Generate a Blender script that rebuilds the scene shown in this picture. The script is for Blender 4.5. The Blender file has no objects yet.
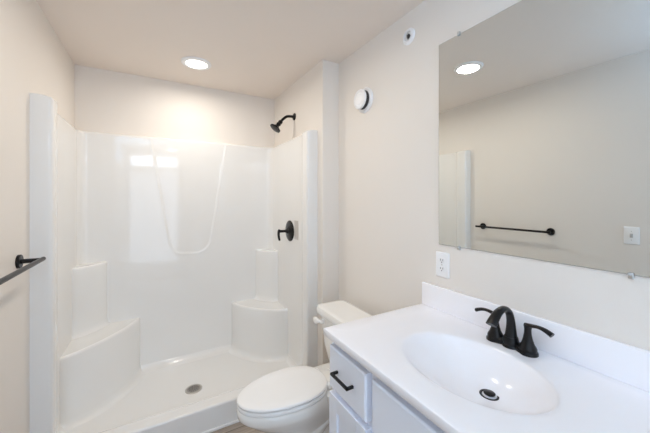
import bpy, bmesh, math, random
from mathutils import Vector, Matrix
random.seed(4)
PI = math.pi
SC = bpy.context.scene
COL = SC.collection

# ---------------------------------------------------------------- camera
cam_d = bpy.data.cameras.new('camera'); cam = bpy.data.objects.new('camera', cam_d); COL.objects.link(cam)
CAMH = 1.43
cam.location = (0, 0, CAMH)
cam.rotation_euler = (PI/2, 0, -0.5219)
cam_d.sensor_width = 36.0
cam_d.lens = 296.03/650*36.0
cam_d.shift_y = (198.74-216.5)/650
cam_d.clip_start = 0.02
SC.camera = cam

# ---------------------------------------------------------------- world, lights, exposure
world = bpy.data.worlds.new('world'); SC.world = world; world.use_nodes = True
bg = world.node_tree.nodes['Background']; bg.inputs[0].default_value = (0.75, 0.86, 1.0, 1); bg.inputs[1].default_value = 1.0
SC.view_settings.view_transform = 'Standard'; SC.view_settings.look = 'None'
SC.view_settings.gamma = 1.0; SC.view_settings.exposure = 0.25
SC.view_settings.use_curve_mapping = False
SC.cycles.max_bounces = 14; SC.cycles.diffuse_bounces = 10; SC.cycles.glossy_bounces = 6
SC.cycles.caustics_reflective = False; SC.cycles.sample_clamp_indirect = 6

def area(name, loc, rot, sx, sy, power, color):
    d = bpy.data.lights.new(name, 'AREA'); d.shape = 'RECTANGLE'; d.size = sx; d.size_y = sy
    d.energy = power; d.color = color
    o = bpy.data.objects.new(name, d); COL.objects.link(o); o.location = loc; o.rotation_euler = rot
    return o
# daylight through the doorway and the high window behind the camera
area('doorway_daylight', (0.0, -1.70, 1.05), (-PI/2, 0, PI), 1.0, 1.9, 12.0, (0.64, 0.79, 1.0))
area('window_daylight', (-0.01, -1.66, 2.21), (-PI/2, 0, PI), 1.0, 0.26, 7.5, (0.72, 0.84, 1.0))
# photographer's flash bounced off the ceiling behind the camera
area('bounce_flash', (-0.22, -0.36, 1.98), (PI, 0, 0), 0.25, 0.25, 15.0, (0.26, 0.58, 1.0))
LAMP_W = 4.6       # each ceiling disc
LAMP_C = (1.0, 0.925, 0.82)

# ---------------------------------------------------------------- materials
def srgb(r, g, b):
    f = lambda c: (c/255/12.92) if c/255 <= .04045 else ((c/255+.055)/1.055)**2.4
    return (f(r), f(g), f(b), 1)
def mat(name, col, rough=.5, metal=0, spec=.5, bump=0, bscale=200, coat=0, var=0, trans=0):
    m = bpy.data.materials.new(name); m.use_nodes = True
    nt = m.node_tree; p = nt.nodes['Principled BSDF']
    p.inputs['Base Color'].default_value = col; p.inputs['Roughness'].default_value = rough
    p.inputs['Metallic'].default_value = metal; p.inputs['Specular IOR Level'].default_value = spec
    if coat: p.inputs['Coat Weight'].default_value = coat; p.inputs['Coat Roughness'].default_value = .04
    if trans: p.inputs['Transmission Weight'].default_value = trans
    tc = nt.nodes.new('ShaderNodeTexCoord')
    if bump:
        n = nt.nodes.new('ShaderNodeTexNoise'); n.inputs['Scale'].default_value = bscale; n.inputs['Detail'].default_value = 3
        nt.links.new(tc.outputs['Object'], n.inputs['Vector'])
        b = nt.nodes.new('ShaderNodeBump'); b.inputs['Strength'].default_value = bump; b.inputs['Distance'].default_value = .002
        nt.links.new(n.outputs['Fac'], b.inputs['Height']); nt.links.new(b.outputs['Normal'], p.inputs['Normal'])
    if var:
        n = nt.nodes.new('ShaderNodeTexNoise'); n.inputs['Scale'].default_value = 5; n.inputs['Detail'].default_value = 4
        nt.links.new(tc.outputs['Object'], n.inputs['Vector'])
        mx = nt.nodes.new('ShaderNodeMix'); mx.data_type = 'RGBA'
        mx.inputs[6].default_value = [c*(1-var) for c in col[:3]]+[1]; mx.inputs[7].default_value = [min(1, c*(1+var)) for c in col[:3]]+[1]
        nt.links.new(n.outputs['Fac'], mx.inputs[0]); nt.links.new(mx.outputs[2], p.inputs['Base Color'])
    return m
M = {}
M['wall'] = mat('wall_paint', srgb(231, 225, 218), .55, bump=.25, bscale=260, var=.01)
M['ceil'] = mat('ceiling_paint', srgb(234, 224, 215), .6, bump=.3, bscale=200, var=.01)
M['acrylic'] = mat('white_acrylic', srgb(233, 232, 230), .06, spec=.5, var=.004)
M['porcelain'] = mat('porcelain', srgb(240, 238, 234), .08, var=.004)
M['seat'] = mat('seat_plastic', srgb(242, 241, 240), .18, var=.004)
M['marble'] = mat('cultured_marble', srgb(246, 245, 249), .16, var=.006)
M['cab'] = mat('cabinet_paint', srgb(234, 238, 248), .38, var=.005)
M['black'] = mat('matte_black_metal', srgb(22, 21, 22), .30, metal=.3, spec=.4, var=.05)
M['trim'] = mat('white_trim', srgb(240, 240, 240), .4, var=.004)
M['plastic'] = mat('white_plastic', srgb(240, 240, 241), .3, var=.004)
M['dark'] = mat('dark_slot', srgb(45, 44, 46), .5, var=.02)
M['steel'] = mat('brushed_steel', srgb(196, 192, 186), .32, metal=.9, bump=.1, var=.05)
M['drain_metal'] = mat('worn_drain_metal', srgb(165, 160, 155), .45, metal=.6, var=.1)
M['clear'] = mat('clear_plastic', (.93, .95, .96, 1), .08, trans=.45)
M['mirror'] = mat('mirror_silver', (.82, .85, .845, 1), 0.0, metal=1.0)
M['medge'] = mat('mirror_edge', srgb(120, 128, 124), .2, metal=.5)
M['grey'] = mat('plain_grey', srgb(190, 186, 182), .5, var=.02)
M['cord'] = mat('grey_cord', srgb(206, 196, 190), .7, var=.02)
M['glass'] = mat('window_glass', (1, 1, 1, 1), 0.0, trans=1.0)
def emis(name, col, s):
    m = bpy.data.materials.new(name); m.use_nodes = True; nt = m.node_tree
    nt.nodes.remove(nt.nodes['Principled BSDF']); e = nt.nodes.new('ShaderNodeEmission')
    e.inputs[0].default_value = (*col, 1); e.inputs[1].default_value = s
    nt.links.new(e.outputs[0], nt.nodes['Material Output'].inputs[0]); return m
M['lamp'] = emis('lamp_diffuser', (1.0, .95, .88), 6.0)
def floor_mat():
    m = mat('vinyl_plank', srgb(150, 140, 130), .35); nt = m.node_tree; p = nt.nodes['Principled BSDF']
    tc = nt.nodes.new('ShaderNodeTexCoord'); mp = nt.nodes.new('ShaderNodeMapping')
    nt.links.new(tc.outputs['Object'], mp.inputs[0])
    br = nt.nodes.new('ShaderNodeTexBrick'); br.inputs['Scale'].default_value = 1; br.inputs['Brick Width'].default_value = 1.2
    br.inputs['Row Height'].default_value = .15; br.inputs['Mortar Size'].default_value = .002
    br.inputs['Color1'].default_value = srgb(178, 166, 154); br.inputs['Color2'].default_value = srgb(158, 147, 137); br.inputs['Mortar'].default_value = srgb(95, 88, 82)
    nt.links.new(mp.outputs[0], br.inputs['Vector'])
    n = nt.nodes.new('ShaderNodeTexNoise'); n.inputs['Scale'].default_value = 6; n.inputs['Detail'].default_value = 8
    m2 = nt.nodes.new('ShaderNodeMapping'); m2.inputs['Scale'].default_value = (1, 14, 1)
    nt.links.new(tc.outputs['Object'], m2.inputs[0]); nt.links.new(m2.outputs[0], n.inputs['Vector'])
    mx = nt.nodes.new('ShaderNodeMix'); mx.data_type = 'RGBA'; mx.blend_type = 'MULTIPLY'; mx.inputs[0].default_value = .6
    cr = nt.nodes.new('ShaderNodeValToRGB'); cr.color_ramp.elements[0].color = (.45, .43, .41, 1); cr.color_ramp.elements[0].position = .3; cr.color_ramp.elements[1].position = .65
    nt.links.new(n.outputs['Fac'], cr.inputs[0]); nt.links.new(br.outputs['Color'], mx.inputs[6]); nt.links.new(cr.outputs[0], mx.inputs[7])
    nt.links.new(mx.outputs[2], p.inputs['Base Color']); return m
M['floor'] = floor_mat()

# ---------------------------------------------------------------- helpers
def empty(name, loc, label=None, cat=None, group=None):
    o = bpy.data.objects.new(name, None); COL.objects.link(o); o.location = loc; o.empty_display_size = .05
    tag(o, label, cat, group); return o
def tag(o, label=None, cat=None, group=None, kind=None):
    if label: o['label'] = label
    if cat: o['category'] = cat
    if group: o['group'] = group
    if kind: o['kind'] = kind
    return o
bpy.context.view_layer.update()
def obj(name, bm, m, parent=None, smooth=True, angle=35, normals=True):
    """link bm (world coordinates) as one mesh object; its origin sits at its own centre"""
    if normals: bmesh.ops.recalc_face_normals(bm, faces=bm.faces)
    xs = [v.co for v in bm.verts]
    lo = Vector([min(c[i] for c in xs) for i in range(3)]); hi = Vector([max(c[i] for c in xs) for i in range(3)])
    org = Vector(((lo.x+hi.x)/2, (lo.y+hi.y)/2, lo.z))
    base = Vector((0, 0, 0)); q = parent
    while q is not None: base += q.location; q = q.parent
    bmesh.ops.translate(bm, verts=bm.verts, vec=-org)
    me = bpy.data.meshes.new(name); bm.to_mesh(me); bm.free()
    me.materials.append(M[m])
    if smooth:
        me.shade_smooth()
        me.set_sharp_from_angle(angle=math.radians(angle))
    o = bpy.data.objects.new(name, me); COL.objects.link(o)
    o.location = org - base
    if parent is not None: o.parent = parent
    return o
def nb(): return bmesh.new()
def box(bm, a, b, bev=0, seg=2):
    lo = [min(a[i], b[i]) for i in range(3)]; hi = [max(a[i], b[i]) for i in range(3)]
    r = bmesh.ops.create_cube(bm, size=1)
    vs = r['verts']
    for v in vs:
        v.co = Vector([lo[i] if v.co[i] < 0 else hi[i] for i in range(3)])
    if bev:
        es = list({e for v in vs for e in v.link_edges})
        bmesh.ops.bevel(bm, geom=es, offset=bev, segments=seg, profile=.5, affect='EDGES')
    return bm
def rings(bm, rr, cap0=True, cap1=True, closed=True):
    """rr: list of rings (lists of Vector, same count) -> lofted surface"""
    vv = [[bm.verts.new(p) for p in r] for r in rr]
    n = len(rr[0])
    for a, b in zip(vv, vv[1:]):
        for i in range(n if closed else n-1):
            j = (i+1) % n
            bm.faces.new((a[i], a[j], b[j], b[i]))
    if cap0: bm.faces.new(list(reversed(vv[0])))
    if cap1: bm.faces.new(vv[-1])
    return vv
def frame(d):
    d = Vector(d).normalized(); up = Vector((0, 0, 1)) if abs(d.z) < .9 else Vector((1, 0, 0))
    u = d.cross(up).normalized(); return d, u, u.cross(d).normalized()
def lathe(bm, org, axis, prof, n=32):
    """prof: (radius, distance along axis)"""
    d, u, w = frame(axis); o = Vector(org)
    rr = [[o + d*t + (u*math.cos(2*PI*k/n) + w*math.sin(2*PI*k/n))*max(r, 1e-5) for k in range(n)] for r, t in prof]
    rings(bm, rr)
def catmull(pts, k=6):
    P = [Vector(p) for p in pts]; out = []
    for i in range(len(P)-1):
        p0, p1, p2, p3 = P[max(i-1, 0)], P[i], P[i+1], P[min(i+2, len(P)-1)]
        for j in range(k):
            t = j/k
            out.append(.5*((2*p1)+(p2-p0)*t+(2*p0-5*p1+4*p2-p3)*t*t+(3*p1-p0-3*p2+p3)*t**3))
    out.append(P[-1]); return out
def tube(bm, pts, rads, n=16, k=6, flat=None, side=None):
    """tube through pts with radii; flat = list of (ru, rw) elliptical radii; side = fixed sideways vector"""
    if flat is None: flat = [(r, r) for r in rads]
    P = catmull(pts, k); F = [Vector((a, b, 0)) for a, b in flat]; F = catmull(F, k)
    rr = []; prev = None
    for i, p in enumerate(P):
        d = (P[min(i+1, len(P)-1)]-P[max(i-1, 0)]).normalized()
        if side is not None: u = (Vector(side) - d*Vector(side).dot(d)).normalized()
        elif prev is None: u = frame(d)[1]
        else: u = (prev - d*prev.dot(d)).normalized()
        prev = u; w = d.cross(u)
        rr.append([p + u*math.cos(2*PI*a/n)*F[i].x + w*math.sin(2*PI*a/n)*F[i].y for a in range(n)])
    rings(bm, rr)
def struct(name, bm, m, smooth=False, parent=None):
    o = obj(name, bm, m, parent, smooth=smooth)
    if parent is None: o['kind'] = 'structure'
    return o

# ---------------------------------------------------------------- room shell
XL, XR, YB, YR, XW, YF, H = -.5185, 1.1807, 2.8408, 1.8506, 1.045, 1.929, 2.43
Y0 = -1.5
struct('floor', box(nb(), (XL-.1, Y0-.1, -.08), (XR+.1, YB+.1, 0)), 'floor')
struct('ceiling', box(nb(), (XL-.1, Y0-.1, H), (XR+.1, YB+.1, H+.08)), 'ceil')
struct('wall_left', box(nb(), (XL-.1, Y0-.1, 0), (XL, YB+.1, H)), 'wall')
struct('wall_back', box(nb(), (XL, YB, 0), (XR, YB+.1, H)), 'wall')
struct('wall_right', box(nb(), (XR, Y0-.1, 0), (XR+.1, YB+.1, H)), 'wall')
struct('wall_shower', box(nb(), (XW, YR, 0), (XR, YB, H)), 'wall')
# rear wall behind the camera: doorway with a high two-pane window over it
DX0, DX1 = -.44, .43
bm = nb()
box(bm, (XL, Y0-.1, 0), (DX0, Y0, H)); box(bm, (DX1, Y0-.1, 0), (XR, Y0, H))
box(bm, (DX0, Y0-.1, 2.03), (DX1, Y0, 2.09)); box(bm, (DX0, Y0-.1, 2.33), (DX1, Y0, H))
struct('wall_rear', bm, 'wall')
bm = nb()
for a, b in (((DX0-.07, 0), (DX0, 2.06)), ((DX1, 0), (DX1+.07, 2.06)), ((DX0-.07, 2.03), (DX1+.07, 2.09))):
    box(bm, (a[0], Y0, a[1]), (b[0], Y0+.015, b[1]), .003)
struct('trim_1', bm, 'trim')
bm = nb()
box(bm, (DX0, Y0-.06, 2.09), (DX1, Y0-.03, 2.11)); box(bm, (DX0, Y0-.06, 2.31), (DX1, Y0-.03, 2.33))
for x in (DX0, (DX0+DX1)/2-.012, DX1-.024): box(bm, (x, Y0-.06, 2.11), (x+.024, Y0-.03, 2.31))
w = struct('window_1', bm, 'trim')
# baseboards along the floor
def baseboard(name, a, b):
    struct(name, box(nb(), (a[0], a[1], 0), (b[0], b[1], .085), .003), 'trim')
baseboard('baseboard_left', (XL, Y0+.02), (XL+.012, YF-.002))
baseboard('baseboard_right', (XR-.012, 1.06), (XR, YR))
baseboard('baseboard_shower', (XW, YR-.012), (XR-.013, YR))
# quarter-round at the foot of the shower curb
bm = nb(); box(bm, (XL+.013, YF-.013, 0), (XW-.002, YF-.0017, .016), .004); struct('trim_2', bm, 'trim')

# ---------------------------------------------------------------- shower enclosure
SX0, SX1, SY, TOP, CURB = -.49, .998, 2.80, 1.937, .152
sh = empty('shower_enclosure', ((XL+XW)/2, (YF+YB)/2, 0), 'glossy white one-piece shower stall filling the alcove, with moulded corner seats', 'shower')
def arc(cx, cy, r, a0, a1, n):
    return [(cx+r*math.cos(a0+(a1-a0)*i/n), cy+r*math.sin(a0+(a1-a0)*i/n)) for i in range(n+1)]
def left_post():
    px = -.434; r = .018
    p = [(XL, YF), (-.50, YF), (-.47, YF)]
    p += arc(px-r, YF+r, r, -PI/2, 0, 6)
    p += [(px, YF+.075)]
    # soft step back to the side wall
    for i in range(1, 11):
        t = i/10; s = t*t*(3-2*t)
        p.append((px+(SX0-px)*s, YF+.075+.10*t))
    return p
def dense(p0, p1, step):
    n = max(1, int(math.hypot(p1[0]-p0[0], p1[1]-p0[1])/step))
    return [(p0[0]+(p1[0]-p0[0])*i/n, p0[1]+(p1[1]-p0[1])*i/n) for i in range(1, n)]
RC = .055
lp = left_post()
half = lp + dense(lp[-1], (SX0, SY-RC), .05) + [(SX0, SY-RC)] + arc(SX0+RC, SY-RC, RC, PI, PI/2, 10)[1:]
mid = (SX0+SX1)/2
rhalf = [((XL+XW)-x if i < len(lp) else SX0+SX1-x, y) for i, (x, y) in enumerate(half)]
rhalf = [(min(max(x, 0), XW), y) for x, y in rhalf]
# right post mirrors the left one about the alcove, the walls about the stall
fix = []
for i, (x, y) in enumerate(half):
    if i < len(lp):
        t = (x-XL)/(-.434-XL); xr = XW-(x-XL)
        if y > YF+.075:  # blend to the wall
            s = (y-YF-.075)/.10; s = s*s*(3-2*s); xr = .960+(SX1-.960)*s
        fix.append((xr, y))
    else: fix.append((SX0+SX1-x, y))
path = half + dense(half[-1], fix[-1], .006) + list(reversed(fix))
# tapered U-shaped panel pressed into the back wall
def u_depth(x, z):
    # left side line (x at z), right side line, rounded bottom at z=.962
    zb = .962; cx = .268
    hw = .150 + (z-zb)*.150   # half width grows upwards
    hw = max(.05, hw); r = .10
    dx = abs(x-cx)-hw; dz = zb - z
    ax, az = dx+r, dz+r
    if ax > 0 and az > 0: sd = math.hypot(ax, az)-r
    else: sd = max(dx, dz)
    t = min(1, max(0, .5-sd/.018)); ridge = math.exp(-((sd-.004)/.008)**2)
    return .0035*t*t*(3-2*t) - .0014*ridge
bm = nb()
zs = [0.02]+[.05*i for i in range(1, 17)]
z = .86
while z < TOP-.03: zs.append(z); z += .008
zs += [TOP-.024, TOP-.014]
def outw(p):
    x, y = p
    if y <= YF+1e-6 or x <= SX0+.06 and y < SY-.1 or x >= SX1-.06 and y < SY-.1 or y < YF+.19:
        return (XL+.001, y) if x < mid else (XW-.001, y)
    if y > SY-.06:
        ox = x; 
        if x < SX0+RC: ox = XL+.001 if y < SY-RC*.4 else x-(SX0+RC-x)*.5
        if x > SX1-RC: ox = XW-.001 if y < SY-RC*.4 else x+(x-SX1+RC)*.5
        return (min(max(ox, XL+.001), XW-.001), YB-.001 if y > SY-RC*.6 else y)
    return x, y
rr = []
for z in zs:
    rr.append([Vector((x, y + (u_depth(x, z) if y > SY-1e-4 and SX0+RC < x < SX1-RC else 0), z)) for x, y in path])
for k, (dz, f) in enumerate(((-.006, .12), (-.001, .35), (0, .6), (0, 1.0))):
    ring = []
    for p in path:
        q = outw(p); ring.append(Vector((p[0]+(q[0]-p[0])*f, p[1]+(q[1]-p[1])*f, TOP+dz)))
    rr.append(ring)
rings(bm, rr, cap0=False, cap1=False, closed=False)
obj('surround_wall', bm, 'acrylic', sh, angle=60)
# pan with curb
DRX, DRY = .247, 2.357
def pan_z(x, y):
    z = .036 + .018*min(1, math.hypot(x-DRX, (y-DRY))/.8)
    r = .05
    for d in (x-SX0, SX1-x, SY-y):
        if d < r: z = max(z, .036+.018+r-math.sqrt(max(0, r*r-(r-max(d, 0))**2)) - .004) if d < r*.95 else z
    t = (2.075-y)/.06; t = min(1, max(0, t)); t = t*t*(3-2*t)
    return z+(CURB-z)*t
bm = nb()
nx, ys = 180, []
y = YF+.012
while y < SY+.012: ys.append(y); y += .009
xs = [XL+.001+(XW-XL-.002)*i/nx for i in range(nx+1)]
PF = YF-.0015   # curb face stands just proud of the posts
rr = [[Vector((x, PF, 0)) for x in xs], [Vector((x, PF, CURB-.012)) for x in xs]]
for a in (22, 45, 68): rr.append([Vector((x, PF+.012-.012*math.cos(math.radians(a)), CURB-.012+.012*math.sin(math.radians(a)))) for x in xs])
for y in ys: rr.append([Vector((x, y, min(.30, pan_z(x, y)))) for x in xs])
rings(bm, rr, False, False, closed=False)
obj('shower_pan', bm, 'acrylic', sh, angle=60)
def corner_block(name, cx, cy, sx, a, b, z0, z1, n0, n1, flare=.045, rim=.018):
    """moulded quarter block in a corner: sx=+1 opens towards +x"""
    bm = nb(); N = 40; rr = []
    lv = [(z0, flare, n0), (z0+.008, flare*.45, n0), (z0+.02, flare*.15, n0), (z0+.05, 0, n0)]
    for i in range(1, 6): lv.append((z0+.05+(z1-rim-z0-.05)*i/5, 0, n0+(n1-n0)*i/5))
    for a_ in (30, 60, 90): lv.append((z1-rim+rim*math.sin(math.radians(a_)), -rim*(1-math.cos(math.radians(a_))), n1))
    lv.append((z1-.001, -rim-.012, n1)); lv.append((z1-.005, -rim-.03, n1))
    for z, off, n in lv:
        ring = [Vector((cx-sx*.02, cy+.02, z))]
        for i in range(N+1):
            t = PI/2*i/N
            u, v = math.cos(t)**(2/n), math.sin(t)**(2/n)
            ring.append(Vector((cx+sx*(a+off)*u, cy-(b+off)*v, z)))
            if i == 0: ring[-1].y = cy+.02; ring.append(Vector((cx+sx*(a+off)*u, cy, z)))
        ring.append(Vector((cx-sx*.02, cy-(b+off), z)))
        rr.append(ring)
    rings(bm, rr)
    return obj(name, bm, 'acrylic', sh, angle=50)
corner_block('corner_seat', SX0, SY, 1, .390, .485, .048, .478, 1.62, 1.30)
corner_block('corner_seat', SX1, SY, -1, .382, .420, .048, .476, 1.7, 1.55)
corner_block('corner_shelf', SX0, SY, 1, .175, .185, .474, .952, 1.45, 1.45, .02, .014)
corner_block('corner_shelf', SX1, SY, -1, .158, .180, .472, .944, 1.45, 1.45, .02, .014)
# floor drain
bm = nb(); zc = .037
lathe(bm, (DRX, DRY, zc), (0, 0, 1), [(.058, 0), (.058, .003), (.054, .005), (.047, .0045), (.045, .002), (0, .002)], 40)
dr = obj('drain', bm, 'steel', sh); dr['label'] = 'round brushed steel drain'
bm = nb()
lathe(bm, (DRX, DRY, zc+.0015), (0, 0, 1), [(.044, 0), (.044, .002), (.040, .003), (0, .003)], 40)
gs = obj('grate', bm, 'drain_metal', dr)
bm = nb()
for rad, cnt in ((.009, 5), (.020, 10), (.031, 15)):
    for k in range(cnt):
        a = 2*PI*k/cnt; lathe(bm, (DRX+rad*math.cos(a), DRY+rad*math.sin(a), zc+.0046), (0, 0, 1), [(.0036, 0), (.0036, .0004), (0, .0004)], 10)
obj('drain_hole', bm, 'dark', dr)['kind'] = 'stuff'

# ---------------------------------------------------------------- shower valve
VX, VY, VZ = SX1, 2.335, 1.157
v = empty('shower_valve', (VX, VY, VZ), 'black round shower valve with a curved lever on the stall side wall', 'faucet')
bm = nb(); lathe(bm, (VX, VY, VZ), (-1, 0, 0), [(.088, 0), (.088, .004), (.080, .009), (.055, .013), (.034, .016), (.030, .02)], 48)
obj('escutcheon', bm, 'black', v)
bm = nb(); lathe(bm, (VX-.018, VY, VZ), (-1, 0, 0), [(.026, 0), (.024, .010), (.016, .018), (.0115, .028), (.0115, .078), (.010, .082), (.0, .083)], 32)
obj('hub', bm, 'black', v)
bm = nb()
tube(bm, [(VX-.094, VY, VZ+.016), (VX-.100, VY, VZ-.002), (VX-.102, VY, VZ-.030), (VX-.098, VY, VZ-.058), (VX-.093, VY, VZ-.076)], None,
     flat=[(.013, .009), (.014, .011), (.014, .0095), (.015, .009), (.013, .008)], side=(0, 1, 0))
obj('lever', bm, 'black', v)

# ---------------------------------------------------------------- shower head
s = empty('shower_fixture', (XW, 2.345, 2.137), 'black shower head on a bent arm high on the alcove side wall', 'shower head')
bm = nb(); lathe(bm, (XW, 2.345, 2.137), (-1, 0, 0), [(.031, 0), (.031, .003), (.026, .009), (.013, .013), (.012, .018)], 32)
obj('wall_flange', bm, 'black', s)
bm = nb(); tube(bm, [(XW-.005, 2.345, 2.135), (1.005, 2.345, 2.135), (.972, 2.345, 2.128), (.940, 2.345, 2.103), (.916, 2.345, 2.076)], [.0115]*5)
obj('arm', bm, 'black', s)
ax = Vector((-.62, 0, -.785)).normalized(); o0 = Vector((.920, 2.345, 2.080))
bm = nb(); lathe(bm, o0, ax, [(.014, -.004), (.018, 0), (.018, .014), (.013, .018), (.013, .022), (.0185, .026), (.0185, .038), (.014, .042), (.016, .050), (.023, .058), (.031, .066), (.041, .073), (.048, .077), (.048, .084), (.044, .086), (0, .086)], 36)
obj('spray_head', bm, 'black', s)
bm = nb(); tube(bm, [(XW-.002, 2.350, 2.108), (XW-.003, 2.352, 2.05), (XW-.003, 2.356, 1.985), (XW-.004, 2.385, 1.955)], [.0011]*4, n=6)
tag(obj('hanging_cord', bm, 'cord'), 'thin grey cord hanging down the wall below the black shower head', 'cord')
bm = nb(); box(bm, (SX1-.0015, 2.165, 1.098), (SX1, 2.238, 1.252), 0)  # thin flat grey rectangle on the stall side wall next to the valve
tag(obj('grey_rectangle', bm, 'grey', smooth=False), 'small flat grey rectangle beside the black shower valve', 'sticker')

# ---------------------------------------------------------------- toilet
TY = 1.457   # bowl centre line
TT = 1.435   # tank
t = empty('toilet', (.72, TY, 0), 'white two-piece toilet with closed lid between shower and vanity', 'toilet')
def egg(x0, x1, hw, z, cy=TY, n=56, cf=.58, eb=2.2, ef=2.0):
    """egg outline: blunt back at x1, rounded front at x0"""
    c = x0+(x1-x0)*cf; out = []
    for k in range(n):
        a = 2*PI*k/n; cs, sn = math.cos(a), math.sin(a)
        e = eb if cs > 0 else ef
        u = math.copysign(abs(cs)**(2/e), cs); v = math.copysign(abs(sn)**(2/e), sn)
        out.append(Vector((c+u*((x1-c) if cs > 0 else (c-x0)), cy+hw*v, z)))
    return out
EGG = egg
bm = nb()
prof = [(.56, .96, .105, 0, 3), (.555, .965, .110, .01, 3), (.565, .96, .104, .03, 3), (.61, .95, .088, .09, 2.6), (.62, .94, .082, .15, 2.4), (.575, .93, .090, .20, 2.2),
        (.50, .91, .116, .25, 2.1), (.42, .89, .150, .30, 2.1), (.366, .86, .178, .345, 2.2), (.350, .842, .184, .362, 2.3), (.346, .835, .186, .385, 2.3), (.349, .830, .184, .398, 2.3), (.358, .822, .176, .403, 2.3)]
rings(bm, [egg(a, b, h*.855, z, eb=e) for a, b, h, z, e in prof])
# rear deck that carries the tank
def rrect(x0, x1, y0, y1, r, z, n=6):
    pts = []
    for cx, cy, a0 in ((x1-r, y1-r, 0), (x0+r, y1-r, PI/2), (x0+r, y0+r, PI), (x1-r, y0+r, 1.5*PI)):
        for i in range(n+1):
            a = a0+PI/2*i/n; pts.append(Vector((cx+r*math.cos(a), cy+r*math.sin(a), z)))
    return pts
rings(bm, [rrect(.80, 1.06, TY-.08, TY+.08, .03, .20), rrect(.80, 1.09, TY-.10, TY+.10, .03, .30), rrect(.78, 1.10, TY-.14, TY+.14, .03, .37), rrect(.78, 1.10, TY-.145, TY+.145, .03, .398), rrect(.79, 1.09, TY-.138, TY+.138, .03, .404)])
for sgn in (-1, 1):   # trapway bulge on both flanks
    tube(bm, [(.64, TY+sgn*.045, .22), (.72, TY+sgn*.052, .17), (.79, TY+sgn*.054, .23), (.86, TY+sgn*.054, .25), (.90, TY+sgn*.052, .16), (.88, TY+sgn*.050, .045)], [.03, .038, .04, .042, .042, .04])
bowl = obj('bowl', bm, 'porcelain', t, angle=50)
def slab(name, x0, x1, hw, z0, z1, r, m, dome=0):
    egg = lambda *a: EGG(*a, cf=.58, eb=2.35)
    bm = nb(); rr = [egg(x0+r, x1-r, hw-r, z0)]
    rr.append(egg(x0+r*.3, x1-r*.3, hw-r*.3, z0+r*.3)); rr.append(egg(x0, x1, hw, z0+r))
    rr.append(egg(x0, x1, hw, z1-r)); rr.append(egg(x0+r*.3, x1-r*.3, hw-r*.3, z1-r*.3)); rr.append(egg(x0+r, x1-r, hw-r, z1))
    for f in (.04, .09, .13): rr.append(egg(x0+r+f, x1-r-f, hw-r-f, z1+dome*(f/.13)))
    rings(bm, rr); return obj(name, bm, m, t, angle=50)
slab('seat', .348, .826, .159, .405, .4235, .006, 'seat')
slab('lid', .346, .826, .158, .4265, .445, .008, 'seat', .002)
for sgn in (-1, 1):
    bm = nb(); box(bm, (.806, TY+sgn*.075-.018, .403), (.838, TY+sgn*.075+.018, .430), .008, 3); obj('hinge', bm, 'seat', t)
    bm = nb(); lathe(bm, (.905, TY+sgn*.075, .403), (0, 0, 1), [(.009, 0), (.009, .003), (.006, .006), (0, .007)], 20); obj('bolt_cap', bm, 'seat', t)
bm = nb()
tk = [(.955, 1.075, -.165, .165, .405), (.940, 1.09, -.185, .185, .43), (.925, 1.10, -.205, .205, .52), (.915, 1.100, -.222, .230, .66), (.910, 1.100, -.225, .233, .708)]
rings(bm, [rrect(a, b, TT+.0+c, TT+d, .035, z) for a, b, c, d, z in tk])
obj('tank', bm, 'porcelain', t)
bm = nb()
lidr = [(-.004, .705), (0, .711), (.0, .740), (-.004, .748), (-.012, .752), (-.03, .753)]
rings(bm, [rrect(.890-o, 1.106+o, TT-.238-o, TT+.246+o, .036, z) for o, z in lidr])
obj('tank_lid', bm, 'porcelain', t)
bm = nb(); lathe(bm, (.916, TT+.175, .664), (-1, 0, 0), [(.017, 0), (.017, .006), (.012, .012), (.012, .02), (0, .022)], 24)
tube(bm, [(.897, TT+.175, .664), (.890, TT+.195, .663), (.884, TT+.218, .660), (.882, TT+.238, .658)], None, flat=[(.010, .007), (.014, .008), (.024, .010), (.018, .008)], side=(0, 0, 1))
obj('flush_lever', bm, 'seat', t)

# ---------------------------------------------------------------- vanity cabinet
VY0, VY1 = .132, 1.042
XFf, XFd = .634, .607
cab = empty('vanity_cabinet', (.9, (VY0+VY1)/2, 0), 'pale painted vanity cabinet with black bar pulls under the white counter', 'cabinet')
bm = nb()
box(bm, (XFf+.018, VY1-.016, 0), (XR-.002, VY1, .873)); box(bm, (XFf+.018, VY0, 0), (XR-.002, VY0+.016, .873))
box(bm, (XFf+.02, VY0+.016, .10), (XR-.002, VY1-.016, .116)); box(bm, (XR-.008, VY0+.016, .116), (XR-.002, VY1-.016, .80))
box(bm, (XFf+.06, VY0+.016, 0), (XFf+.075, VY1-.016, .10))
obj('carcass', bm, 'cab', cab, smooth=False)
bm = nb()
for y0, y1 in ((VY1-.035, VY1), (.748, .793), (.381, .426), (VY0, VY0+.035)): box(bm, (XFf, y0, .10), (XFf+.018, y1, .873), .001)
for z0, z1 in ((.100, .125), (.655, .684), (.838, .862)):
    for y0, y1 in ((VY0+.035, .381), (.426, .748), (.793, VY1-.035)): box(bm, (XFf, y0, z0), (XFf+.018, y1, z1), .001)
obj('face_frame', bm, 'cab', cab, smooth=False)
def slab_front(name, y0, y1, z0, z1):
    bm = nb(); rr = []
    for o, x in ((0, XFf), (0, XFd+.006), (.0015, XFd+.003), (.006, XFd)):
        rr.append([Vector((x, y0+o, z0+o)), Vector((x, y1-o, z0+o)), Vector((x, y1-o, z1-o)), Vector((x, y0+o, z1-o))])
    rings(bm, rr); return obj(name, bm, 'cab', cab, angle=20)
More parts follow.
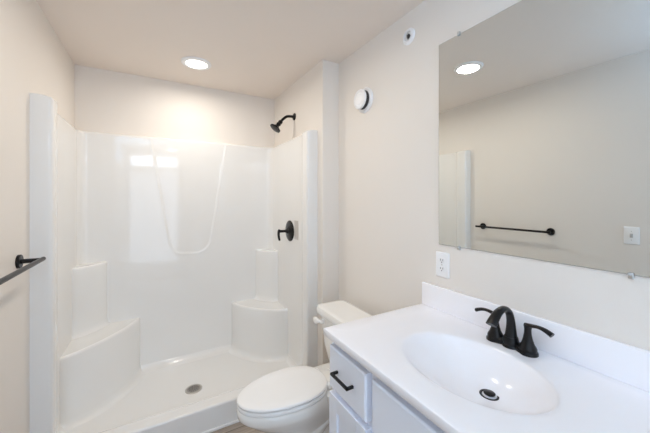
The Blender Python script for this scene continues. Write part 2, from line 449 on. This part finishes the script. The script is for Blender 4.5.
def shaker(name, y0, y1, z0, z1, s=.055):
    bm = nb()
    for a, b in (((y0, z0), (y0+s, z1)), ((y1-s, z0), (y1, z1)), ((y0+s, z0), (y1-s, z0+s)), ((y0+s, z1-s), (y1-s, z1))):
        box(bm, (XFd, a[0], a[1]), (XFf, b[0], b[1]), .0012, 1)
    d = obj(name, bm, 'cab', cab, angle=20)
    bm = nb(); box(bm, (XFd+.009, y0+s-.005, z0+s-.005), (XFf-.002, y1-s+.005, z1-s+.005)); obj('door_panel', bm, 'cab', d, smooth=False)
    return d
def pull(parent, c, along, L=.110):
    bm = nb(); c = Vector(c); a = Vector(along); h = .0048
    def bx(p, q): box(bm, [min(p[i], q[i])-h for i in range(3)], [max(p[i], q[i])+h for i in range(3)], .0012, 1)
    bx(c+Vector((-.027, 0, 0))-a*L/2, c+Vector((-.027, 0, 0))+a*L/2)
    for sg in (-1, 1):
        e = c+a*sg*(L/2)
        bx(e+Vector((-.005, 0, 0)), e+Vector((-.027+.0, 0, 0)))
    p = obj('handle', bm, 'black', parent, smooth=False); p['label'] = 'black square bar pull'; return p
D1 = slab_front('drawer', .787, 1.022, .682, .845); pull(D1, (XFd, .907, .767), (0, 1, 0), .102)
slab_front('false_front', .420, .754, .682, .845)
D2 = slab_front('drawer', .152, .387, .682, .845); pull(D2, (XFd, .284, .772), (0, 1, 0))
d = shaker('door', .787, 1.022, .120, .658); pull(d, (XFd, .805, .55), (0, 0, 1))
d = shaker('door', .420, .754, .120, .658); pull(d, (XFd, .46, .55), (0, 0, 1))
d = shaker('door', .152, .387, .120, .658); pull(d, (XFd, .374, .55), (0, 0, 1))

# ---------------------------------------------------------------- vanity top with integral basin
CX0, CX1, CY0, CY1, CZ = .595, XR-.001, .125, 1.047, .905
vt = empty('vanity_counter', (.888, .586, .875), 'glossy white vanity counter with moulded oval basin and backsplash', 'countertop')
BX, BY, BA, BB = .867, .589, .172, .232
DXX, DYY, BD = .930, .560, .102
angs = [2*PI*k/120 for k in range(120)]
for cx, cy in ((CX0, CY0), (CX0, CY1), (CX1, CY0), (CX1, CY1)):
    a = math.atan2((cy-BY), (cx-BX)) % (2*PI)
    k = min(range(len(angs)), key=lambda i: abs(angs[i]-a)); angs[k] = a
def to_rect(a, o=0):
    c, s_ = math.cos(a), math.sin(a); ts = []
    if abs(c) > 1e-9: ts.append(((CX1-o if c > 0 else CX0+o)-BX)/c)
    if abs(s_) > 1e-9: ts.append(((CY1-o if s_ > 0 else CY0+o)-BY)/s_)
    tt = min(q for q in ts if q > 0); return BX+c*tt, BY+s_*tt
def ell(a, rho, grow=0):
    c, s_ = math.cos(a), math.sin(a); A, B = BA+grow, BB+grow
    e = 1/math.sqrt((c/A)**2+(s_/B)**2)
    cx = DXX+(BX-DXX)*rho**1.2; cy = DYY+(BY-DYY)*rho**1.2
    return cx+c*e*rho, cy+s_*e*rho
bm = nb(); rr = []
for i in range(0, 25):
    rho = .12+.88*i/24
    if i == 0: pass
    dz = BD*(1-rho**2.6)**.9 if rho < 1 else 0
    dz = BD*(1-rho**2.0)
    rr.append([Vector((*ell(a, rho), CZ-.003-dz)) for a in angs])
for g, dz in ((.004, .0016), (.010, .0006), (.018, 0)): rr.append([Vector((*ell(a, 1, g), CZ-dz)) for a in angs])
for f in (.35, .7): rr.append([Vector((*(Vector(ell(a, 1, .018)).lerp(Vector(to_rect(a, .003)), f)), CZ)) for a in angs])
rr.append([Vector((*to_rect(a, .003), CZ)) for a in angs])
rr.append([Vector((*to_rect(a, .0008), CZ-.0008)) for a in angs])
rr.append([Vector((*to_rect(a, 0), CZ-.003)) for a in angs])
rr.append([Vector((*to_rect(a, 0), CZ-.027)) for a in angs])
rr.append([Vector((*to_rect(a, .003), CZ-.030)) for a in angs])
rr.append([Vector((*to_rect(a, .028), CZ-.030)) for a in angs])
rings(bm, rr, cap0=True, cap1=False)
obj('basin_counter', bm, 'marble', vt, angle=60)
bm = nb(); box(bm, (1.1610, CY0, CZ-.001), (XR-.0005, CY1, 1.013), .004, 3); obj('backsplash', bm, 'marble', vt)
zb = CZ-.003-BD+.0005
bm = nb(); lathe(bm, (DXX, DYY, zb), (0, 0, 1), [(.0290, 0), (.0290, .0015), (.027, .0025), (.0225, .002), (.0205, .0005), (0, .0005)], 40)
dd = obj('drain', bm, 'black', vt); dd['label'] = 'black pop-up drain'
bm = nb(); lathe(bm, (DXX, DYY, zb+.001), (0, 0, 1), [(.010, 0), (.010, .003), (.0165, .004), (.0175, .006), (.015, .008), (0, .009)], 40)
obj('stopper', bm, 'black', dd)

# ---------------------------------------------------------------- faucet
FX, FY = 1.100, .584
fa = empty('basin_faucet', (FX, FY, CZ), 'matte black two-handle faucet with an arched spout behind the basin', 'faucet')
bm = nb()
def lobes(off, z):
    pts = []; n = 72; R0 = .029+off
    for k in range(n):
        a = 2*PI*k/n; c, s_ = math.cos(a), math.sin(a)
        best = 0
        for cy, r in ((-.055, R0), (0, R0-.003), (.055, R0)):   # union of three discs seen from the middle
            b = cy*s_; disc = b*b-(cy*cy-r*r)
            if disc >= 0: best = max(best, b+math.sqrt(disc))
        if best < R0-.007: best = R0-.007
        pts.append(Vector((FX+c*best, FY+s_*best, z)))
    return pts
rings(bm, [lobes(.002, CZ), lobes(.002, CZ+.004), lobes(.001, CZ+.008), lobes(-.0015, CZ+.010), lobes(-.002, CZ+.019), lobes(-.006, CZ+.021)])
obj('base', bm, 'black', fa, angle=45)
for sg in (-1, 1):
    hy = FY+sg*.055
    bm = nb(); lathe(bm, (FX, hy, CZ+.010), (0, 0, 1), [(.0265, 0), (.027, .006), (.0255, .013), (.019, .024), (.0142, .040), (.0112, .056), (.0105, .070), (.0120, .083), (.0110, .088), (0, .089)], 32)
    hd = obj('handle', bm, 'black', fa)
    bm = nb()
    tube(bm, [(FX, hy-sg*.009, .9985), (FX, hy+sg*.012, 1.002), (FX-.001, hy+sg*.034, 1.005), (FX-.002, hy+sg*.054, 1.002), (FX-.003, hy+sg*.073, .994)], None,
         flat=[(.0095, .0065), (.0095, .0058), (.0095, .0052), (.0110, .0062), (.0125, .0072)], side=(1, 0, 0))
    obj('lever', bm, 'black', hd)
bm = nb()
lathe(bm, (FX, FY, CZ+.010), (0, 0, 1), [(.025, 0), (.026, .006), (.0245, .014), (.0215, .026)], 32)
tube(bm, [(FX, FY, .930), (FX+.001, FY, .965), (FX-.002, FY, 1.000), (FX-.016, FY, 1.031), (FX-.044, FY, 1.046), (FX-.078, FY, 1.040), (FX-.106, FY, 1.020), (FX-.121, FY, 1.006)], None,
     flat=[(.0215, .0215), (.0165, .0150), (.0138, .0120), (.0128, .0105), (.0130, .0100), (.0150, .0100), (.0175, .0098), (.0185, .0096)], side=(0, 1, 0), n=24)
obj('spout', bm, 'black', fa)

# ---------------------------------------------------------------- mirror and clips
MY0, MY1, MZ0, MZ1 = .190, .9535, 1.2137, 2.163
mi = empty('wall_mirror', (XR, (MY0+MY1)/2, MZ0), 'large frameless wall mirror above the vanity, held by clear clips', 'mirror')
bm = nb(); box(bm, (XR-.0055, MY0+.0008, MZ0+.0008), (XR-.005, MY1-.0008, MZ1-.0008)); obj('mirror_glass', bm, 'mirror', mi, smooth=False)
bm = nb(); box(bm, (XR-.005, MY0, MZ0), (XR-.0005, MY1, MZ1)); obj('backing', bm, 'medge', mi, smooth=False)
for cy, cz, up in ((.847, MZ0, -1), (.296, MZ0, -1), (.847, MZ1, 1), (.296, MZ1, 1)):
    bm = nb(); box(bm, (XR-.010, cy-.006, cz+up*.012), (XR, cy+.006, cz), .002); box(bm, (XR-.011, cy-.006, cz), (XR-.0062, cy+.006, cz-up*.006), .0015)
    c = obj('clip', bm, 'clear', mi)
    bm = nb(); lathe(bm, (XR-.010, cy, cz+up*.007), (-1, 0, 0), [(.0035, 0), (.0042, .0015), (0, .002)], 16); obj('screw', bm, 'steel', c)

# ---------------------------------------------------------------- outlet and switch
def plate_rr(bm, sx, x, y, z, hy, hz, th, r=.005):
    def ring(o, t): return [Vector((x+sx*t, p.x, p.y)) for p in [Vector((q.x, q.y, 0)) for q in rrect(y-hy+o, y+hy-o, z-hz+o, z+hz-o, r, 0)]]
    rings(bm, [ring(0, 0), ring(0, th*.5), ring(.0015, th*.85), ring(.004, th)])
ot = empty('outlet', (XR, .937, 1.119), 'white duplex power outlet on the wall just below the mirror', 'outlet')
bm = nb(); plate_rr(bm, -1, XR, .936, 1.1185, .037, .059, .006); obj('plate', bm, 'plastic', ot)
for dz in (-.0195, .0195):
    bm = nb(); plate_rr(bm, -1, XR-.0045, .936, 1.1185+dz, .0165, .0145, .003, .011); so = obj('socket', bm, 'plastic', ot)
    bm = nb()
    for yy in (-.0065, .0065): box(bm, (XR-.0079, .936+yy-.0011, 1.1185+dz-.001), (XR-.0070, .936+yy+.0011, 1.1185+dz+.008))
    lathe(bm, (XR-.0070, .936, 1.1185+dz-.0075), (-1, 0, 0), [(.0025, 0), (.0025, .0009), (0, .0009)], 12)
    obj('slot', bm, 'dark', so, smooth=False)
bm = nb(); lathe(bm, (XR-.0055, .936, 1.1185), (-1, 0, 0), [(.003, 0), (.0028, .0012), (0, .0015)], 14); obj('screw', bm, 'steel', ot)
sw = empty('light_switch', (XL, .720, 1.174), 'white toggle light switch on the left wall, seen in the mirror', 'switch')
bm = nb(); plate_rr(bm, 1, XL, .720, 1.174, .040, .061, .006); obj('plate', bm, 'plastic', sw)
bm = nb(); box(bm, (XL+.005, .712, 1.160), (XL+.0072, .728, 1.188), .001); box(bm, (XL+.006, .7155, 1.170), (XL+.017, .7245, 1.184), .002); obj('toggle', bm, 'grey', sw)
for dz in (-.030, .030):
    bm = nb(); lathe(bm, (XL+.0055, .720, 1.174+dz), (1, 0, 0), [(.003, 0), (.0028, .0012), (0, .0015)], 14); obj('screw', bm, 'steel', sw)

# ---------------------------------------------------------------- towel bar
tb = empty('towel_bar', (XL, 1.5, 1.154), 'black round towel bar on the left wall beside the shower', 'towel bar')
bm = nb(); tube(bm, [(XL+.075, 1.175, 1.155), (XL+.075, 1.5, 1.155), (XL+.075, 1.822, 1.155)], [.0095]*3, n=20, k=2); obj('bar', bm, 'black', tb)
for yy in (1.203, 1.790):
    bm = nb(); lathe(bm, (XL, yy, 1.155), (1, 0, 0), [(.030, 0), (.030, .009), (.028, .011), (.010, .011), (.0095, .072)], 36); obj('mount', bm, 'black', tb)

# ---------------------------------------------------------------- alarm on the right wall
al = empty('wall_alarm', (XR, 1.545, 2.068), 'round white two-tier alarm sounder high on the right wall', 'alarm')
AY, AZ = 1.530, 2.066
bm = nb(); lathe(bm, (XR, AY, AZ), (-1, 0, 0), [(.080, 0), (.080, .006), (.076, .012), (.070, .015), (0, .015)], 48); obj('base', bm, 'plastic', al)
bm = nb(); lathe(bm, (XR-.014, AY, AZ), (-1, 0, 0), [(.060, 0), (.060, .026)], 48); g = obj('vent_gap', bm, 'dark', al); g['label'] = 'dark gap between the two tiers'
bm = nb(); lathe(bm, (XR-.038, AY, AZ), (-1, 0, 0), [(.061, 0), (.063, .002), (.063, .006), (.059, .012), (.044, .015), (.042, .0125), (.038, .0125), (.035, .0155), (0, .017)], 48); obj('cover', bm, 'plastic', al)

# ---------------------------------------------------------------- sprinkler
sp = empty('fire_sprinkler', (XR, 1.15, 2.298), 'small round white fire sprinkler with a dark centre near the ceiling', 'sprinkler')
SYp, SZp = 1.150, 2.298
bm = nb(); lathe(bm, (XR, SYp, SZp), (-1, 0, 0), [(.043, 0), (.043, .003), (.038, .009), (.027, .012), (.024, .009), (.022, .003), (0, .003)], 40); obj('escutcheon', bm, 'plastic', sp)
bm = nb(); lathe(bm, (XR-.003, SYp, SZp), (-1, 0, 0), [(.012, 0), (.012, .004), (.007, .007), (.006, .010), (0, .011)], 20); obj('nozzle', bm, 'dark', sp)
bm = nb()
for sg in (-1, 1):
    tube(bm, [(XR-.004, SYp, SZp+sg*.014), (XR-.010, SYp, SZp+sg*.018), (XR-.017, SYp, SZp+sg*.008)], [.0016]*3, n=8)
tube(bm, [(XR-.017, SYp, SZp-.009), (XR-.018, SYp, SZp), (XR-.017, SYp, SZp+.009)], [.0016, .003, .0016], n=8)
obj('deflector', bm, 'steel', sp)

# ---------------------------------------------------------------- ceiling lights
def ceiling_light(x, y, label, k=1.0):
    o = empty('ceiling_light', (x, y, H), label, 'ceiling light', 'flush round ceiling lights')
    bm = nb(); lathe(bm, (x, y, H), (0, 0, -1), [(.104, 0), (.104, .004), (.098, .010), (.078, .013), (.073, .009), (.073, 0)], 56); obj('trim_ring', bm, 'plastic', o)
    bm = nb(); lathe(bm, (x, y, H-.001), (0, 0, -1), [(.073, 0), (.073, .007), (.06, .0095), (0, .011)], 48); obj('diffuser', bm, 'lamp', o)
    d = bpy.data.lights.new('lamp_light', 'AREA'); d.shape = 'DISK'; d.size = .15; d.energy = LAMP_W*k; d.spread = math.radians(174); d.color = LAMP_C
    l = bpy.data.objects.new('lamp_light', d); COL.objects.link(l); l.parent = o; l.location = (0, 0, -.015)
    return o
ceiling_light(.267, 2.365, 'round recessed ceiling light glowing directly above the shower stall')
ceiling_light(.283, 1.410, 'round ceiling light over the room, seen only in the mirror')
ceiling_light(.320, -1.13, 'round ceiling light behind the camera near the doorway', .4)
